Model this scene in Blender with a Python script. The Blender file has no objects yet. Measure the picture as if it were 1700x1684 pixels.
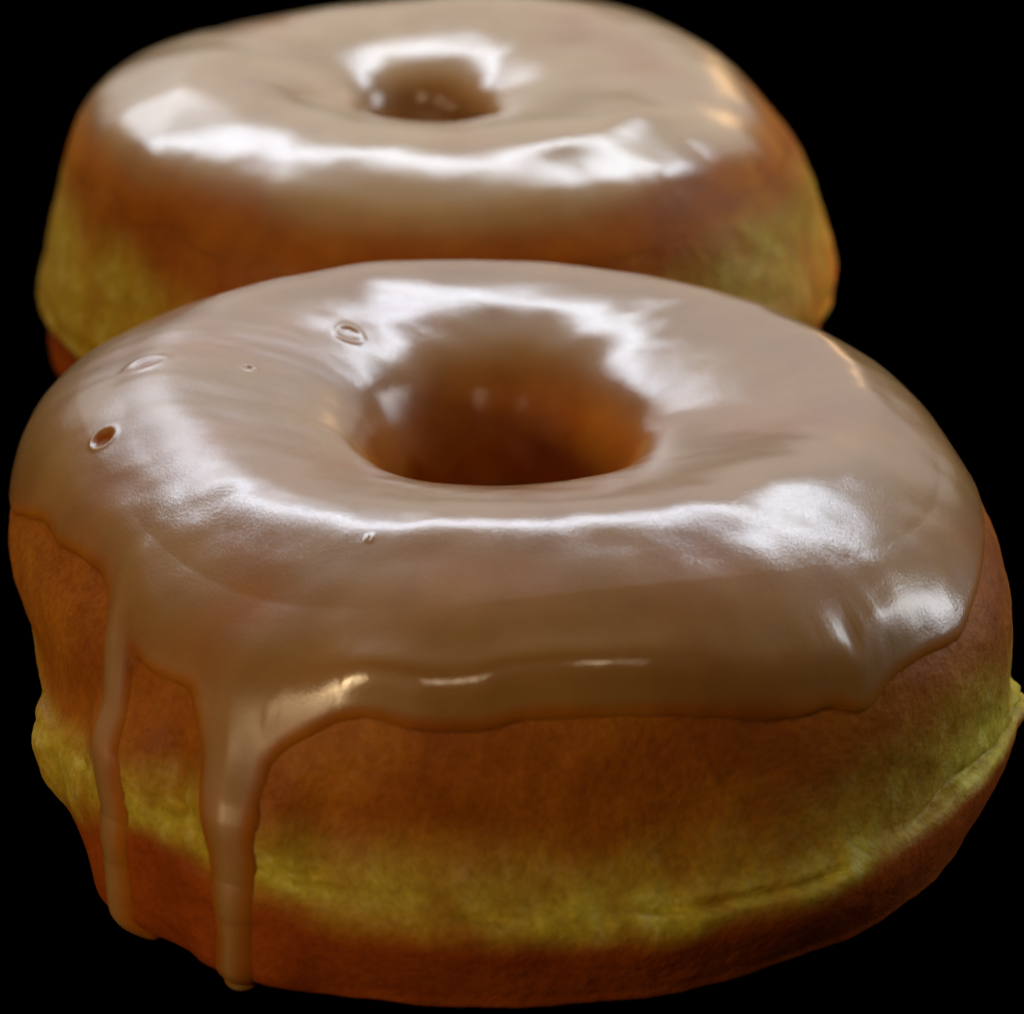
import bpy, math
import numpy as np
from mathutils import Vector

# ------------------------------------------------------------------ camera, world, lamps, exposure
CM = 0.01
sc = bpy.context.scene
col = sc.collection
ELEV, DIST, FPX, ZC = 0.404, 27.948, 5362.9, 2.4532        # pitch (rad), cm, focal length in px of a 1700 px frame, cm

cam_data = bpy.data.cameras.new('camera')
cam_data.sensor_fit = 'HORIZONTAL'
cam_data.sensor_width = 36.0
cam_data.lens = 36.0 * FPX / 1700.0
cam_data.clip_start = 0.01
cam_data.clip_end = 20.0
cam = bpy.data.objects.new('camera', cam_data)
col.objects.link(cam)
cam.location = (0, -DIST * math.cos(ELEV) * CM, (ZC + DIST * math.sin(ELEV)) * CM)
cam.rotation_euler = (math.pi / 2 - ELEV, 0, 0)
sc.camera = cam
cam_data.dof.use_dof = True
cam_data.dof.focus_distance = 0.262
cam_data.dof.aperture_fstop = 36.0

world = bpy.data.worlds.new('World')
sc.world = world
world.use_nodes = True
world.node_tree.nodes['Background'].inputs['Color'].default_value = (0, 0, 0, 1)
world.node_tree.nodes['Background'].inputs['Strength'].default_value = 0.0

def lamp(name, loc, aim, sx, sy, watts, colour):
    d = bpy.data.lights.new(name, 'AREA')
    d.shape = 'RECTANGLE'; d.size = sx; d.size_y = sy
    d.energy = watts; d.color = colour
    o = bpy.data.objects.new(name, d); col.objects.link(o)
    o.location = loc
    o.rotation_euler = (Vector(aim) - Vector(loc)).to_track_quat('-Z', 'Y').to_euler()
    return o

def polar(el, az, r, c=(0, 0.03, 0.035)):       # az 0 = behind the donuts, +x to the right
    el, az = math.radians(el), math.radians(az)
    return (c[0] + r * math.cos(el) * math.sin(az), c[1] + r * math.cos(el) * math.cos(az), c[2] + r * math.sin(el))

AIM = (0, 0.03, 0.035)
lamp('tube_and_sheen_lamp', polar(51, 0, 0.60), AIM, 0.95, 0.10, 3.7, (0.78, 0.87, 1.0))
lamp('tube_and_sheen_lamp', polar(31, -27, 0.62), AIM, 0.26, 0.12, 0.36, (0.80, 0.88, 1.0))  # added lamp, not a second tube: brings up sheen on the left shoulder
lamp('back_soft_lamp', polar(24, 0, 0.80), AIM, 1.3, 0.42, 1.15, (1.0, 0.95, 0.95))
lamp('counter_lamp', polar(33, 160, 0.70), AIM, 0.06, 0.05, 0.21, (1.0, 0.80, 0.52))
lamp('counter_lamp', polar(29, -164, 0.70), AIM, 0.06, 0.05, 0.21, (1.0, 0.80, 0.52))
lamp('low_front_fill', polar(13, -134, 0.70), AIM, 0.10, 0.08, 1.25, (1.0, 0.72, 0.40))  # added fill light, lifts the dough base and left wall
lamp('warm_bulb', polar(9.5, 17, 0.80), AIM, 0.08, 0.08, 0.07, (1.0, 0.58, 0.26))
lamp('side_window', polar(17, 74, 0.70), AIM, 0.20, 0.42, 1.5, (0.90, 0.95, 1.0))
red = lamp('red_tray_glow', (0.21, 0.19, 0.010), (0.036, 0.10, 0.000), 0.03, 0.015, 0.004, (1.0, 0.06, 0.03))
red.data.spread = math.radians(18)

sc.view_settings.view_transform = 'Standard'
sc.view_settings.look = 'None'
sc.view_settings.exposure = 0.0
sc.view_settings.gamma = 1.0
sc.view_settings.use_curve_mapping = False
sc.render.film_transparent = False

# ------------------------------------------------------------------ numeric helpers
def ss(a, b, x):
    t = np.clip((x - a) / (b - a), 0, 1)
    return t * t * (3 - 2 * t)

def catmull(P, t):
    P = np.asarray(P, float); N = len(P)
    i = np.floor(t).astype(int); u = (t - i)[:, None]
    p0, p1, p2, p3 = P[(i - 1) % N], P[i % N], P[(i + 1) % N], P[(i + 2) % N]
    return .5 * (2 * p1 + (p2 - p0) * u + (2 * p0 - 5 * p1 + 4 * p2 - p3) * u * u + (3 * p1 - p0 - 3 * p2 + p3) * u ** 3)

def fourier(c, th):
    r = 0 * th
    for k in range(len(c) // 2):
        r = r + c[2 * k] * np.cos((k + 1) * th) + c[2 * k + 1] * np.sin((k + 1) * th)
    return r

def noise3(p, seed=0):
    """gradient noise, about -1..1, for points p (...,3)"""
    p = np.asarray(p, float) + seed * 17.31
    i = np.floor(p).astype(np.int64); f = p - i
    w = f * f * f * (f * (f * 6 - 15) + 10)
    out = 0.0
    for dx in (0, 1):
        for dy in (0, 1):
            for dz in (0, 1):
                h = ((i[..., 0] + dx) * 374761393 + (i[..., 1] + dy) * 668265263 + (i[..., 2] + dz) * 2147483647 + seed * 1013904223) & 0xffffffff
                h = ((h ^ (h >> 13)) * 1274126177) & 0xffffffff
                h = h ^ (h >> 16)
                a = (h & 1023) / 1023.0 * 2 * np.pi; cz = ((h >> 10) & 1023) / 511.5 - 1
                s = np.sqrt(np.clip(1 - cz * cz, 0, 1))
                g = s * np.cos(a) * (f[..., 0] - dx) + s * np.sin(a) * (f[..., 1] - dy) + cz * (f[..., 2] - dz)
                out = out + g * (w[..., 0] if dx else 1 - w[..., 0]) * (w[..., 1] if dy else 1 - w[..., 1]) * (w[..., 2] if dz else 1 - w[..., 2])
    return out * 1.5

def fbm(p, seed=0, octaves=3, gain=.5):
    r, a = 0.0, 1.0
    for k in range(octaves):
        r = r + a * noise3(p * 2 ** k, seed + k); a *= gain
    return r

def table(tab, deg):                       # periodic (degrees -> value), smoothed a little
    a = np.array(sorted(tab), float)
    x = np.r_[a[:, 0] - 360, a[:, 0], a[:, 0] + 360]; y = np.tile(a[:, 1], 3)
    return (np.interp(deg, x, y) * 2 + np.interp(deg - .7, x, y) + np.interp(deg + .7, x, y)) / 4

# ------------------------------------------------------------------ donut surface  (all in cm, donut axis at the origin)
D1 = dict(
    P=[[0.97, 1.844], [1.11, 2.6698], [1.58, 3.28], [2.7246, 3.6086], [3.3937, 3.4394], [4.059, 2.9474], [4.3987, 2.2302], [4.3677, 1.4845], [4.4229, 1.1315], [4.1829, 0.4307], [3.948, 0.2171], [2.6, -0.0], [1.7, 0.1456], [1.15, 0.8737]],
    mr=[-0.0871, -0.1401, -0.0856, -0.1474, -0.0386, 0.0602, -0.049, -0.1113],
    mt=[-0.0407, 0.0433, 0.0046, -0.0669, -0.0279, 0.0524, 0.0596, 0.0645],
    ms=[-0.2078, -0.0028, 0.0268, 0.0214, 0.0382, -0.0373, -0.0069, -0.026],
    ml=[0.1242, -0.241, -0.0938, 0.0923, 0.1465, 0.0147, -0.041, 0.0834])
D2 = dict(
    P=[[0.62, 1.8999], [0.69, 2.9001], [1.03, 3.53], [2.3254, 3.8634], [3.4216, 3.6112], [4.0002, 3.1396], [4.2527, 2.5182], [4.4752, 1.4927], [4.3483, 1.1867], [4.2748, 0.6569], [3.4895, 0.1534], [2.6, 0.0], [1.7, 0.15], [1.0, 0.8999]],
    mr=[-0.0026, 0.0184, 0.0002, 0.0215, -0.0003, -0.0104, 0.0078, -0.0058],
    mt=[-0.1014, 0.1468, 0.0216, 0.0592, -0.0985, -0.0243, -0.0311, -0.0082],
    ms=[0.0104, -0.0025, 0.0003, -0.0039, 0.0001, -0.0013, -0.0007, -0.0022],
    ml=[-0.0458, -0.0016, 0.0027, 0.0097, -0.0066, -0.001, 0.0007, 0.006])

def profile_samples(P, u0, u1, n):
    """n values of the curve parameter between u0 and u1, evenly spaced by arc length; and arc length from u0"""
    t = np.linspace(u0, u1, 4000); q = catmull(P, t)
    s = np.r_[0, np.cumsum(np.hypot(*np.diff(q, axis=0).T))]
    sn = np.linspace(0, s[-1], n)
    return np.interp(sn, s, t), sn, (t, s)

def surface(D, th, u, zs=1.4):
    q = catmull(D['P'], u); rho, z = q[:, 0], q[:, 1]
    w = ss(2.2, 4.2, rho)
    F = lambda k: fourier(D[k], th)[:, None]
    ro = rho + w * F('mr') + w * ss(zs + .45, zs - .6, z) * F('ml')
    for a0 in D.get('drip_at', []):                       # dough under a drip has no step at the seam
        dth = (np.degrees(th) - a0 + 180) % 360 - 180; wd = np.exp(-(dth / 6.5) ** 4)
        k = max(3, int(.085 * len(u))); ker = np.hanning(2 * k + 3)[1:-1]; ker /= ker.sum()
        cols = np.where(wd > .01)[0]; R = ro[cols]
        pad = np.pad(R, ((0, 0), (k, k)), mode='edge'); env = np.max([pad[:, q:q + len(u)] for q in range(2 * k + 1)], 0)
        pad = np.pad(env, ((0, 0), (k, k)), mode='edge'); env = sum(ker[q] * pad[:, q:q + len(u)] for q in range(2 * k + 1))
        env = R + np.clip(env - R - .02, 0, .26)
        ro[cols] = R + (env - R) * (wd[cols][:, None] * ss(5.6, 6.8, u)[None, :] * ss(9.9, 8.9, u)[None, :])
    rr = np.minimum(rho / 3.7, 1)
    mt = D['mt']
    FT = sum((mt[2 * k] * np.cos((k + 1) * th) + mt[2 * k + 1] * np.sin((k + 1) * th))[:, None] * rr[None, :] ** (k + 1) for k in range(4))
    zz = z + ss(zs, 3.4, z) * FT + np.exp(-((z - zs) / .7) ** 2) * w * F('ms')
    T = th[:, None]
    hx, hy = D.get('hole_shift', (0, 0)); sx, sy = D.get('hole_scale', (1, 1)); hw = ss(2.4, 1.2, rho)
    return np.stack([ro * np.cos(T) * (1 + (sx - 1) * hw) + hx * hw, ro * np.sin(T) * (1 + (sy - 1) * hw) + hy * hw, zz], -1)

def normals(B, wrap_u):
    dt = np.roll(B, -1, 0) - np.roll(B, 1, 0)
    if wrap_u:
        du = np.roll(B, -1, 1) - np.roll(B, 1, 1)
    else:
        du = np.gradient(B, axis=1)
    N = np.cross(du, dt)
    N /= np.linalg.norm(N, axis=-1, keepdims=True) + 1e-12
    j = np.argmax(B[0, :, 2])
    return N if N[0, j, 2] > 0 else -N

def dough_relief(p, pale, crease, seed, bare):
    """small bumps of the dough in cm"""
    r = .030 * bare * fbm(p * .8, seed, 2) + .010 * fbm(p * 2.6, seed + 5, 2) + .0035 * fbm(p * 9, seed + 9, 2)
    r = r + pale * (.022 * fbm(p * 3.1, seed + 12, 3) + .010 * np.abs(noise3(p * 8, seed + 15)))
    return r - crease

def mesh_from_grid(name, V, keep, wrap_u, attrs):
    nth, npf = V.shape[:2]
    idx = np.arange(nth * npf).reshape(nth, npf)
    a = idx; b = np.roll(idx, -1, 0)
    if wrap_u:
        a2, b2 = np.roll(a, -1, 1), np.roll(b, -1, 1); F = np.stack([a, a2, b2, b], -1).reshape(-1, 4)
    else:
        F = np.stack([a[:, :-1], a[:, 1:], b[:, 1:], b[:, :-1]], -1).reshape(-1, 4)
    if keep is not None:
        F = F[keep.reshape(-1)[F].any(1)]
    used = np.unique(F); remap = np.full(nth * npf, -1); remap[used] = np.arange(len(used)); F = remap[F]
    P = V.reshape(-1, 3)[used]
    # outward winding: test one face on top
    n0 = np.cross(P[F[:, 1]] - P[F[:, 0]], P[F[:, 3]] - P[F[:, 0]])
    top = np.argmax(P[F[:, 0], 2])
    if n0[top, 2] < 0:
        F = F[:, ::-1]
    me = bpy.data.meshes.new(name)
    me.vertices.add(len(P)); me.vertices.foreach_set('co', (P * CM).astype(np.float32).ravel())
    me.loops.add(F.size); me.loops.foreach_set('vertex_index', F.astype(np.int32).ravel())
    me.polygons.add(len(F)); me.polygons.foreach_set('loop_start', np.arange(0, F.size, 4, dtype=np.int32))
    me.update(calc_edges=True); me.validate()
    me.polygons.foreach_set('use_smooth', np.ones(len(me.polygons), bool))
    for k, v in attrs.items():
        at = me.attributes.new(k, 'FLOAT', 'POINT'); at.data.foreach_set('value', np.broadcast_to(v, (nth, npf)).reshape(-1)[used].astype(np.float32))
    return me

def add(name, me, mat, parent=None):
    o = bpy.data.objects.new(name, me); col.objects.link(o)
    me.materials.append(mat)
    if parent: o.parent = parent
    return o

# ------------------------------------------------------------------ materials
def nodes(name):
    m = bpy.data.materials.new(name); m.use_nodes = True
    nt = m.node_tree; b = nt.nodes['Principled BSDF']
    return m, nt, b

def N(nt, t, **kw):
    n = nt.nodes.new(t)
    for k, v in kw.items(): setattr(n, k, v)
    return n

def noise_node(nt, scale, detail=3, rough=.5):
    tc = N(nt, 'ShaderNodeTexCoord'); n = N(nt, 'ShaderNodeTexNoise')
    n.inputs['Scale'].default_value = scale; n.inputs['Detail'].default_value = detail; n.inputs['Roughness'].default_value = rough
    nt.links.new(tc.outputs['Object'], n.inputs['Vector']); return n

def ramp(nt, src, stops):
    r = N(nt, 'ShaderNodeValToRGB'); e = r.color_ramp.elements
    while len(e) < len(stops): e.new(.5)
    for el, (p, c) in zip(e, stops): el.position = p; el.color = (*c, 1)
    nt.links.new(src, r.inputs['Fac']); return r

def mix(nt, fac, a, b, mode='MIX'):
    m = N(nt, 'ShaderNodeMix', data_type='RGBA', blend_type=mode)
    for s, v in (('Factor', fac), ('A', a), ('B', b)):
        i = [x for x in m.inputs if x.name == s and (x.type == ('VALUE' if s == 'Factor' else 'RGBA'))][0]
        if hasattr(v, 'is_linked'): nt.links.new(v, i)
        else: i.default_value = v if s == 'Factor' else (*v, 1)
    return [x for x in m.outputs if x.type == 'RGBA'][0]

def dough_material():
    m, nt, b = nodes('fried_dough')
    pale = N(nt, 'ShaderNodeAttribute', attribute_name='pale'); low = N(nt, 'ShaderNodeAttribute', attribute_name='low')
    n1 = noise_node(nt, 110, 4, .6); n2 = noise_node(nt, 420, 4, .65); n3 = noise_node(nt, 1500, 3, .6)
    crust = ramp(nt, n1.outputs['Fac'], [(.3, (.30, .072, .003)), (.5, (.40, .108, .005)), (.72, (.50, .165, .008))])
    base = ramp(nt, n1.outputs['Fac'], [(.3, (.30, .050, .002)), (.7, (.42, .085, .004))])  # browned underside; red bounce light is also put into this colour
    ring = ramp(nt, n2.outputs['Fac'], [(.3, (.48, .33, .020)), (.55, (.63, .51, .045)), (.75, (.84, .74, .22))])
    c = mix(nt, low.outputs['Fac'], crust.outputs['Color'], base.outputs['Color'])
    c = mix(nt, pale.outputs['Fac'], c, ring.outputs['Color'])
    sp = ramp(nt, n3.outputs['Fac'], [(.3, (.78, .74, .70)), (.6, (1.05, 1.05, 1.05))])
    c = mix(nt, .8, c, sp.outputs['Color'], 'MULTIPLY')
    nt.links.new(c, b.inputs['Base Color'])
    b.inputs['Roughness'].default_value = .52
    b.inputs['Specular IOR Level'].default_value = .16
    b.inputs['Subsurface Weight'].default_value = .18
    b.inputs['Subsurface Radius'].default_value = (1.0, .45, .15)
    b.inputs['Subsurface Scale'].default_value = .0022
    bp = N(nt, 'ShaderNodeBump'); bp.inputs['Strength'].default_value = .28; bp.inputs['Distance'].default_value = .0004
    nt.links.new(n3.outputs['Fac'], bp.inputs['Height']); 
    bp2 = N(nt, 'ShaderNodeBump'); bp2.inputs['Strength'].default_value = .26; bp2.inputs['Distance'].default_value = .0008
    nt.links.new(n2.outputs['Fac'], bp2.inputs['Height']); nt.links.new(bp.outputs['Normal'], bp2.inputs['Normal'])
    nt.links.new(bp2.outputs['Normal'], b.inputs['Normal'])
    return m

def glaze_material():
    m, nt, b = nodes('sugar_glaze')
    th = N(nt, 'ShaderNodeAttribute', attribute_name='thick')
    n1 = noise_node(nt, 110, 4, .6); n2 = noise_node(nt, 5200, 2, .6); n3 = noise_node(nt, 380, 3, .5)
    thick = ramp(nt, n1.outputs['Fac'], [(.3, (.36, .165, .030)), (.7, (.44, .22, .052))])
    thin = ramp(nt, n1.outputs['Fac'], [(.3, (.30, .072, .003)), (.5, (.40, .108, .005)), (.72, (.50, .165, .008))])
    mk = N(nt, 'ShaderNodeAttribute', attribute_name='milk')             # batches of glaze differ in how milky they are
    milky = ramp(nt, n1.outputs['Fac'], [(.3, (.62, .39, .15)), (.7, (.70, .47, .21))])
    c = mix(nt, mk.outputs['Fac'], thick.outputs['Color'], milky.outputs['Color'])
    c = mix(nt, th.outputs['Fac'], thin.outputs['Color'], c)
    nt.links.new(c, b.inputs['Base Color'])
    b.inputs['Roughness'].default_value = .45
    b.inputs['IOR'].default_value = 1.47
    b.inputs['Specular IOR Level'].default_value = .5
    b.inputs['Subsurface Weight'].default_value = .6
    b.inputs['Subsurface Radius'].default_value = (1.0, .5, .18)
    b.inputs['Subsurface Scale'].default_value = .0045
    mr = N(nt, 'ShaderNodeMapRange'); nt.links.new(th.outputs['Fac'], mr.inputs['Value'])
    mr.inputs['From Min'].default_value = .05; mr.inputs['From Max'].default_value = .55
    mr.inputs['To Min'].default_value = .0; mr.inputs['To Max'].default_value = 1.0
    nt.links.new(mr.outputs['Result'], b.inputs['Coat Weight'])
    mr2 = N(nt, 'ShaderNodeMapRange'); nt.links.new(th.outputs['Fac'], mr2.inputs['Value'])
    mr2.inputs['From Min'].default_value = .05; mr2.inputs['From Max'].default_value = .7
    mr2.inputs['To Min'].default_value = .16; mr2.inputs['To Max'].default_value = .5
    nt.links.new(mr2.outputs['Result'], b.inputs['Specular IOR Level'])
    dl = N(nt, 'ShaderNodeAttribute', attribute_name='dull')
    mr3 = N(nt, 'ShaderNodeMapRange'); nt.links.new(dl.outputs['Fac'], mr3.inputs['Value'])
    mr3.clamp = False; mr3.inputs['To Min'].default_value = .12; mr3.inputs['To Max'].default_value = .33
    nt.links.new(mr3.outputs['Result'], b.inputs['Coat Roughness'])
    b.inputs['Coat IOR'].default_value = 1.62
    bp = N(nt, 'ShaderNodeBump'); bp.inputs['Strength'].default_value = .16; bp.inputs['Distance'].default_value = .00012
    nt.links.new(n2.outputs['Fac'], bp.inputs['Height'])
    bp2 = N(nt, 'ShaderNodeBump'); bp2.inputs['Strength'].default_value = .05; bp2.inputs['Distance'].default_value = .0006
    nt.links.new(n3.outputs['Fac'], bp2.inputs['Height']); nt.links.new(bp.outputs['Normal'], bp2.inputs['Normal'])
    nt.links.new(bp2.outputs['Normal'], b.inputs['Normal']); nt.links.new(bp2.outputs['Normal'], b.inputs['Coat Normal'])
    return m

def black_material():
    m, nt, b = nodes('black_backing')
    n = noise_node(nt, 60, 3); r = ramp(nt, n.outputs['Fac'], [(.3, (0, 0, 0)), (.7, (.00002, .00002, .00002))])
    nt.links.new(r.outputs['Color'], b.inputs['Base Color'])
    b.inputs['Roughness'].default_value = 1.0; b.inputs['Specular IOR Level'].default_value = 0.0
    return m

DOUGH, GLAZE, BLACK = dough_material(), glaze_material(), black_material()

# ------------------------------------------------------------------ the setting: a black surface
gm = bpy.data.meshes.new('table_surface')
gm.from_pydata([(-1.5, -.6, 0), (1.5, -.6, 0), (1.5, 2.5, 0), (-1.5, 2.5, 0)], [], [(0, 1, 2, 3)])
g = add('table_surface', gm, BLACK); g['kind'] = 'structure'

# ------------------------------------------------------------------ donut builder
def build(spec):
    D, seed = spec['D'], spec['seed']
    root = bpy.data.objects.new('glazed_donut', None); col.objects.link(root)
    root.empty_display_size = .02
    root.location = (spec['c'][0] * CM, spec['c'][1] * CM, 0.0004)
    root['label'] = spec['label']; root['category'] = 'donut'; root['group'] = 'glazed donuts lined up one behind the other'
    # ---- dough
    nth, npf = spec['body']
    th = np.linspace(0, 2 * np.pi, nth, endpoint=False); deg = np.degrees(th)
    u, s, _ = profile_samples(D['P'], 0, 14, npf + 1); u = u[:-1]
    B = surface(D, th, u); Nn = normals(B, True)
    U = u[None, :]
    B = B - Nn * (.045 * ss(7.0, 6.0, U) * ss(0., 1., U))[..., None]
    wob = .22 * fbm(B * .9, seed + 31, 2) + .10 * fbm(B * 3, seed + 33, 2)
    ut, ub, uc = (table(spec[k], deg)[:, None] for k in ('ring_top', 'ring_bottom', 'crease'))
    pale = ss(ut - .62, ut + .55, U + wob) * ss(ub + .30, ub - .26, U + .8 * wob)
    pale = np.clip(pale * (.85 + .5 * fbm(B * 1.6, seed + 40, 2)), 0, 1)
    low = ss(ub - .3, ub + .3, U)
    cd = (U + .35 * wob - uc)
    crease = spec['crease_depth'] * np.exp(-(cd / .10) ** 2) * ss(-.35, .25, fbm(B * .7, seed + 50, 2) + .12)
    for a0 in D.get('drip_at', []):
        crease = crease * (1 - np.exp(-(((deg - a0 + 180) % 360 - 180) / 6.5) ** 4))[:, None]
    bulge = np.zeros_like(pale)
    for (a, b, amp, ra, rb) in spec.get('bulges', []):
        dd = (deg - a + 180) % 360 - 180
        bulge = bulge + amp * np.exp(-(np.radians(dd)[:, None] * 4.3 / ra) ** 4 - ((U - b) / rb) ** 4)
    pale = pale * spec.get('pale', 1.0)
    B = B + Nn * bulge[..., None]
    V = B + Nn * dough_relief(B, pale, crease, seed, ss(4.6, 6.2, U))[..., None]
    V[..., 2] = np.maximum(V[..., 2], 0.0)
    add('dough', mesh_from_grid('dough', V, None, True, dict(pale=pale, low=low)), DOUGH, root)
    # ---- glaze shell
    gth, gpf = spec['glaze']
    th = np.linspace(0, 2 * np.pi, gth, endpoint=False); deg = np.degrees(th)
    u, s, (tt, st) = profile_samples(D['P'], -1.2, 10.2, gpf)
    B = surface(D, th, u); Nn = normals(B, False)
    U = np.broadcast_to(u[None, :], B.shape[:2])
    B = B - Nn * (.045 * ss(7.0, 6.0, U) * ss(0., 1., U))[..., None]
    to_s = lambda x: np.interp(x, tt, st)
    se = to_s(table(spec['edge'], deg)) + spec['edge_noise'] * fbm(np.stack([np.cos(th) * 5, np.sin(th) * 5, 0 * th], -1), seed + 60, 3)
    slope = np.gradient(se) / (th[1] - th[0]) / 4.3
    inside = (se[:, None] - s[None, :]) / np.sqrt(1 + np.clip(slope, -3, 3)[:, None] ** 2)
    si = to_s(.25 + .25 * fbm(np.stack([np.cos(th) * 2, np.sin(th) * 2, 0 * th], -1), seed + 66, 2))
    inner = s[None, :] - si[:, None]
    A = (th[:, None] * 4.45); S = np.broadcast_to(s[None, :], A.shape[:1] + (gpf,))
    drip_t = np.zeros_like(S); drip_c = np.zeros_like(S)
    for dr in spec['drips']:
        pts = np.array([(math.radians(a) * 4.45, to_s(b), r, h) for a, b, r, h in dr])
        best = np.full(S.shape, -9.0)
        for p, q in zip(pts[:-1], pts[1:]):
            vx, vy = q[0] - p[0], q[1] - p[1]
            k = np.clip(((A - p[0]) * vx + (S - p[1]) * vy) / (vx * vx + vy * vy), 0, 1)
            rad = p[2] + (q[2] - p[2]) * k
            d = rad - np.hypot(A - p[0] - k * vx, S - p[1] - k * vy)
            best = np.maximum(best, d)
            c = np.clip(d / rad, 0, 1); drip_c = np.maximum(drip_c, c)
            drip_t = np.maximum(drip_t, (p[3] + (q[3] - p[3]) * k) * ss(0, 1, c))
        h = np.clip(.5 + .5 * (best - inside) / .16, 0, 1)               # smooth union
        inside = inside * (1 - h) + best * h + .16 * h * (1 - h)
    ins = np.minimum(inside, inner)
    w = spec['lip_width']
    lip = np.sqrt(np.clip(1 - (1 - np.clip(ins, 0, w) / w) ** 2, 0, 1))
    if spec.get('soft'): lip = ss(-.02, w, ins)
    lip = lip * ss(-.02, .45, inner)
    T0 = spec['thickness']
    run = .012 * fbm(B * np.array([1.4, 1.4, .7]), seed + 70, 2)
    t = lip * (T0 + run) + spec['bead'] * lip * np.exp(-((inside - .34) / .22) ** 2) * (1 + .9 * noise3(np.stack([np.cos(th) * 3.1, np.sin(th) * 3.1, 0 * th], -1), seed + 75))[:, None] * ss(5.0, 5.6, U + .6) * (ss(249, 256, deg) * ss(322, 306, deg))[:, None]
    if not spec.get('soft'): t = t * (.6 + .4 * ss(.02, .5, ins))
    t = t + drip_t
    t = t + spec['wave'] * fbm(B * .55, seed + 80, 2) * ss(0, .5, ins) * ss(.6, 2.2, U)
    for (cx, cy, amp, rx, ry) in spec.get('ripples', []):                # half-set skin that wrinkled while running
        wr = fbm(B * np.array([1.0, 2.6, 1.5]) + .5 * noise3(B * .8, seed + 97)[..., None], seed + 95, 2)
        t = t + amp * wr * np.exp(-((B[..., 0] - cx) / rx) ** 4 - ((B[..., 1] - cy) / ry) ** 4) * ss(.1, .6, ins)
    for (cx, cy, gx, gy, rx, ry) in spec.get('tilts', []):               # slumped areas of the glaze lean one way
        X, Y = B[..., 0] - cx, B[..., 1] - cy
        t = t + (gx * X + gy * Y) * np.exp(-(X / rx) ** 2 - (Y / ry) ** 2) * ss(0, .4, ins) * ss(1.2, 2.2, U)
    for (a, b, amp, ra, rs) in spec['lumps']:                             # broad swells of the glaze
        da = (deg - a + 180) % 360 - 180
        rr = np.hypot(B[..., 0], B[..., 1])
        t = t + amp * np.exp(-(np.radians(da)[:, None] * rr / ra) ** 2 - ((s[None, :] - to_s(b)) / rs) ** 2) * ss(0, .25, ins)
    t = np.where((ins > .1) & (inner > .4) & (inside > (.8 if spec.get('soft') else .1)), np.maximum(t, .028), t)
    thin = np.zeros_like(t)
    for (a, b, r0, hgt, dip) in spec['craters']:                          # burst air bubbles
        i = int(round(a / 360 * gth)) % gth; j = int(np.argmin(np.abs(u - b)))
        d = np.linalg.norm(B - B[i, j], axis=-1)
        d = d * (1 + .35 * noise3((B - B[i, j]) * 4 + 3, seed + int(a)))
        t = t + hgt * np.exp(-((d - r0) / (.26 * r0)) ** 2) - dip * np.exp(-(d / (.75 * r0)) ** 4)
        thin = np.maximum(thin, np.exp(-(d / (.72 * r0)) ** 4) * min(1, dip / .05))
    t = np.where(ins < 0, np.maximum(ins * .5, -.02), t)
    V = B + Nn * t[..., None]
    hd = spec.get('hanging')
    if hd:                                                               # the long drop that hangs clear of the tucked-in base
        pts = np.array(hd['path']); zz = B[..., 2]
        o = np.argsort(pts[:, 1])
        ac = np.interp(zz, pts[o, 1], pts[o, 0]); wd = np.interp(zz, pts[o, 1], pts[o, 2]); rl = np.interp(zz, pts[o, 1], pts[o, 3])
        lat = (np.degrees(th)[:, None] - ac + 180) % 360 - 180
        c = np.clip(1 - (np.radians(lat) * 4.6 / wd) ** 2, 0, 1) ** .5
        c = c * ss(hd['z0'], hd['z0'] + .02, zz) * (U > 6.5) * ss(1.5, 1.1, zz)
        ro = np.hypot(V[..., 0], V[..., 1])
        want = rl + (c - .55) * wd * 1.0
        push = np.where(c > 0, np.maximum(want - ro, 0) * ss(0, .35, c), 0)
        V[..., 0] += V[..., 0] / ro * push; V[..., 1] += V[..., 1] / ro * push
    V[..., 2] = np.maximum(V[..., 2], 0.01)
    thick = np.clip(.25 + .75 * ss(.015, .075, t) - .9 * thin + .20 * fbm(B * .9, seed + 90, 2) * ss(2.0, 4.6, U) - spec['hole_thin_shade'] * ss(2.15, 1.15, U), 0, 1) * ss(0, spec['fade'], inside)  # glaze thins in the hole; the hole's shade is put into this value too
    dull = np.clip(.25 * fbm(B * 1.3, seed + 99, 2), 0, 1)               # sugar skin that has begun to set
    dull = np.maximum(dull, 1.7 * ss(4.9, 5.7, U) * (ss(258, 251, deg) * ss(205, 215, deg))[:, None])
    for (cx, cy, rx, ry) in spec.get('set_skin', []):
        dull = np.maximum(dull, np.exp(-((B[..., 0] - cx) / rx) ** 4 - ((B[..., 1] - cy) / ry) ** 4) * ss(1.6, 2.4, U))
    add('glaze', mesh_from_grid('glaze', V, ins > -.012, False, dict(thick=thick, dull=dull, milk=np.full_like(thick, spec['milk']))), GLAZE, root)
    return root

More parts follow.
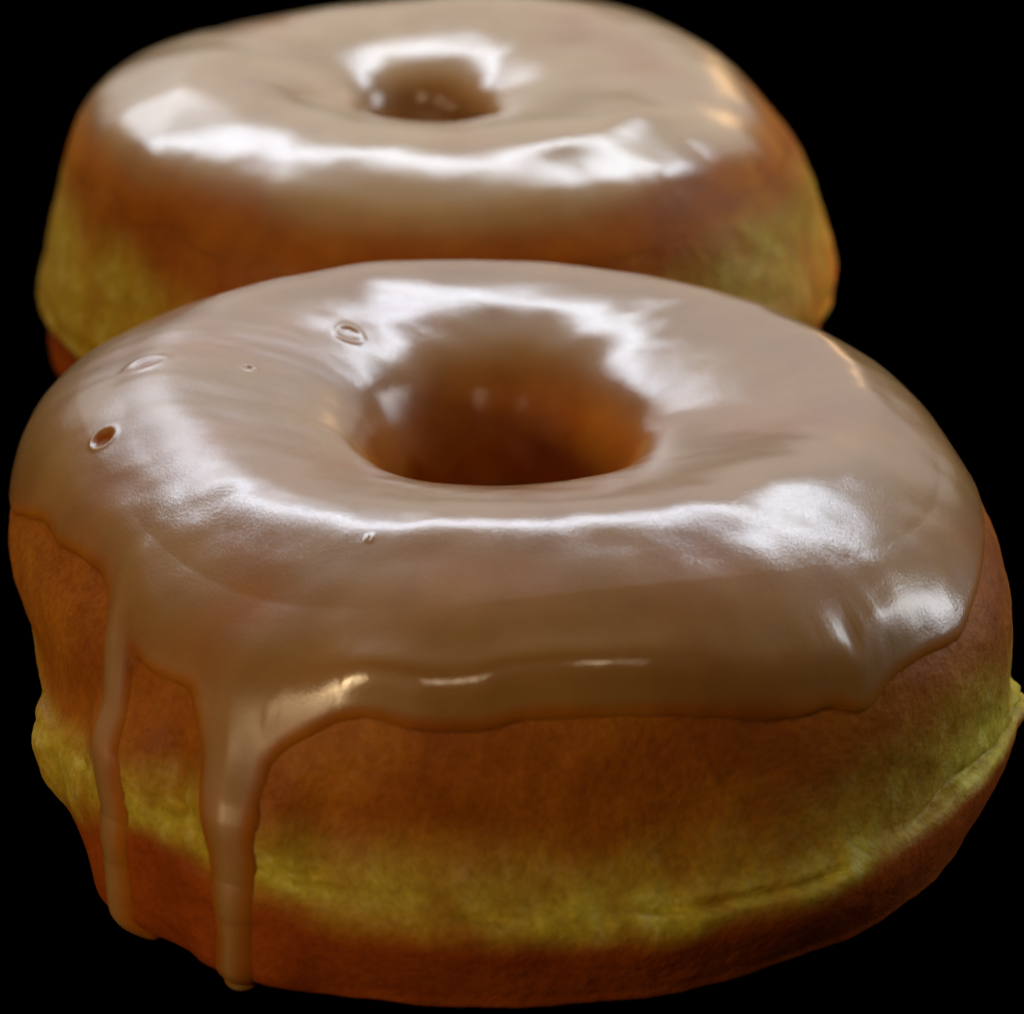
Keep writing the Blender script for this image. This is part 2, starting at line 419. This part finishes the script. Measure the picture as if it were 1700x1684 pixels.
D1['hole_shift'] = (-.09, 0); D1['hole_scale'] = (.95, 1.03); D1['drip_at'] = (228, 244.3)
FRONT = dict(
    D=D1, seed=3, c=(0.0, 0.0), body=(1000, 380), glaze=(1440, 440),
    label='large glazed donut in front, wide hole, long glaze drips down its left side',
    ring_top=[(207, 7.8), (221, 7.3), (232, 6.9), (240, 6.8), (247, 7.05), (256, 7.02), (270, 6.95), (281, 6.85), (297, 6.82), (307, 6.61), (320, 6.35), (340, 6.8), (0, 7.0), (90, 6.9), (180, 7.2)],
    ring_bottom=[(213, 8.4), (233, 7.85), (248, 7.97), (257, 8.11), (270, 8.13), (281, 8.08), (296, 8.0), (309, 7.74), (321, 7.6), (340, 7.8), (90, 8.0), (180, 8.2)],
    crease=[(208, 8.0), (230, 7.25), (240, 7.1), (247.5, 7.62), (256, 7.52), (263, 7.87), (270, 7.8), (278, 7.6), (296, 7.66), (307, 7.54), (321, 7.1), (340, 7.6), (90, 7.5), (180, 7.7)],
    crease_depth=.10, bulges=[(209, 8.15, .15, .40, .42), (344, 7.7, .09, .22, .35)],
    edge=[(183, 5.85), (193.75, 5.42), (197.25, 5.35), (201.5, 5.36), (208.25, 5.18), (213.75, 5.07), (217.5, 5.13), (221, 5.3), (225, 5.45), (229, 5.56), (233, 5.55), (236.5, 5.5), (240, 5.62), (244, 5.9), (246.5, 6.05), (248.75, 5.84), (251, 5.66), (253.25, 5.53), (255.75, 5.48), (258.75, 5.52), (261, 5.57), (264, 5.58), (267.25, 5.57), (270, 5.53), (274, 5.51), (278.5, 5.57), (284.25, 5.6), (290.25, 5.68), (295.75, 5.76), (299.75, 5.77), (302.25, 5.76), (305.25, 5.89), (306.75, 5.87), (310.75, 5.63), (315.5, 5.57), (322.25, 5.59), (326.5, 5.42), (333.5, 5.22), (342.5, 5.13),
          (0, 5.3), (20, 5.8), (40, 5.6), (60, 6.0), (80, 5.7), (100, 5.9), (120, 5.5), (140, 6.1), (160, 5.7), (178, 5.9)],
    edge_noise=.03, lip_width=.13, thickness=.066, bead=.055, wave=.03,
    drips=[[(217, 4.2, .20, 0), (220.5, 5.1, .22, 0.012), (223.5, 5.6, .22, 0.024), (226, 6.2, .20, 0.030), (228, 7.1, .19, 0.030), (229, 7.9, .18, 0.030), (229, 8.5, .17, 0.030), (229, 9.0, .16, 0.027), (230, 9.35, .13, 0.024), (232, 9.6, .08, 0.018)],
           [(240.5, 4.7, .45, 0), (241.8, 5.5, .42, 0.018), (243.2, 6.25, .30, 0.036), (244, 6.9, .225, 0.033), (244.6, 7.5, .195, 0.033), (244.6, 8.1, .175, 0.033), (244.5, 8.6, .14, 0.033), (244.2, 9.0, .145, 0.027), (243.8, 9.6, .15, 0.009)]],
    hanging=dict(z0=.10, path=[(243.9, .0, .06, 4.72), (243.9, .10, .09, 4.74), (243.9, .16, .145, 4.74), (243.8, .3, .165, 4.76), (243.9, .55, .14, 4.78), (244.2, .8, .135, 4.80), (243.6, 1.2, .15, 4.78), (243.4, 1.5, .16, 4.5)]),
    hole_thin_shade=.92, milk=.0, lumps=[], set_skin=[(-2.4, -.2, 1.25, 1.7)], ripples=[(-2.4, -.5, .008, 1.2, 1.9)], tilts=[(1.9, .2, 0, .06, .9, 1.0)], fade=.15,
    craters=[(176, 3.58, .14, .011, .010), (194.25, 4.33, .11, .010, .045), (173, 2.61, .05, .008, .015), (136.75, 2.39, .12, .010, .008), (250.75, 3.66, .03, .012, .0)])

D2['hole_shift'] = (-.12, -.05); D2['hole_scale'] = (.95, 1.0)
BACK = dict(
    D=D2, seed=11, c=(-0.8095, 9.0037), body=(420, 200), glaze=(520, 210),
    label='glazed donut behind the front one, flat topped, with small hole and steep sides',
    ring_top=[(186, 5.9), (209, 5.9), (225, 6.0), (240, 6.7), (270, 6.9), (300, 6.5), (312, 5.7), (325, 5.3), (350, 5.2), (10, 5.6), (90, 6.5)],
    ring_bottom=[(186, 7.6), (225, 7.5), (270, 7.6), (312, 7.8), (340, 8.0), (10, 7.9), (90, 7.8)],
    crease=[(186, 7.0), (270, 7.2), (330, 7.0), (90, 7.2)],
    crease_depth=.05,
    edge=[(186, 5.5), (200, 5.4), (208, 5.45), (217, 5.45), (226, 5.2), (235.5, 5.4), (250, 5.4), (268, 5.4), (287, 5.4), (301.5, 5.35), (314, 5.15), (325, 4.95), (336, 4.9), (355, 4.8), (11, 4.8), (45, 5.2), (90, 5.4), (135, 5.3)],
    edge_noise=.08, lip_width=.95, thickness=.072, bead=.0, wave=.04,
    hole_thin_shade=.45, milk=.42, fade=.95, soft=True, pale=.62, drips=[], lumps=[(300, 3.4, .05, .5, .25), (320, 3.3, .05, .5, .25), (220, 4.5, .05, .6, .4)], craters=[])

build(FRONT)
build(BACK)
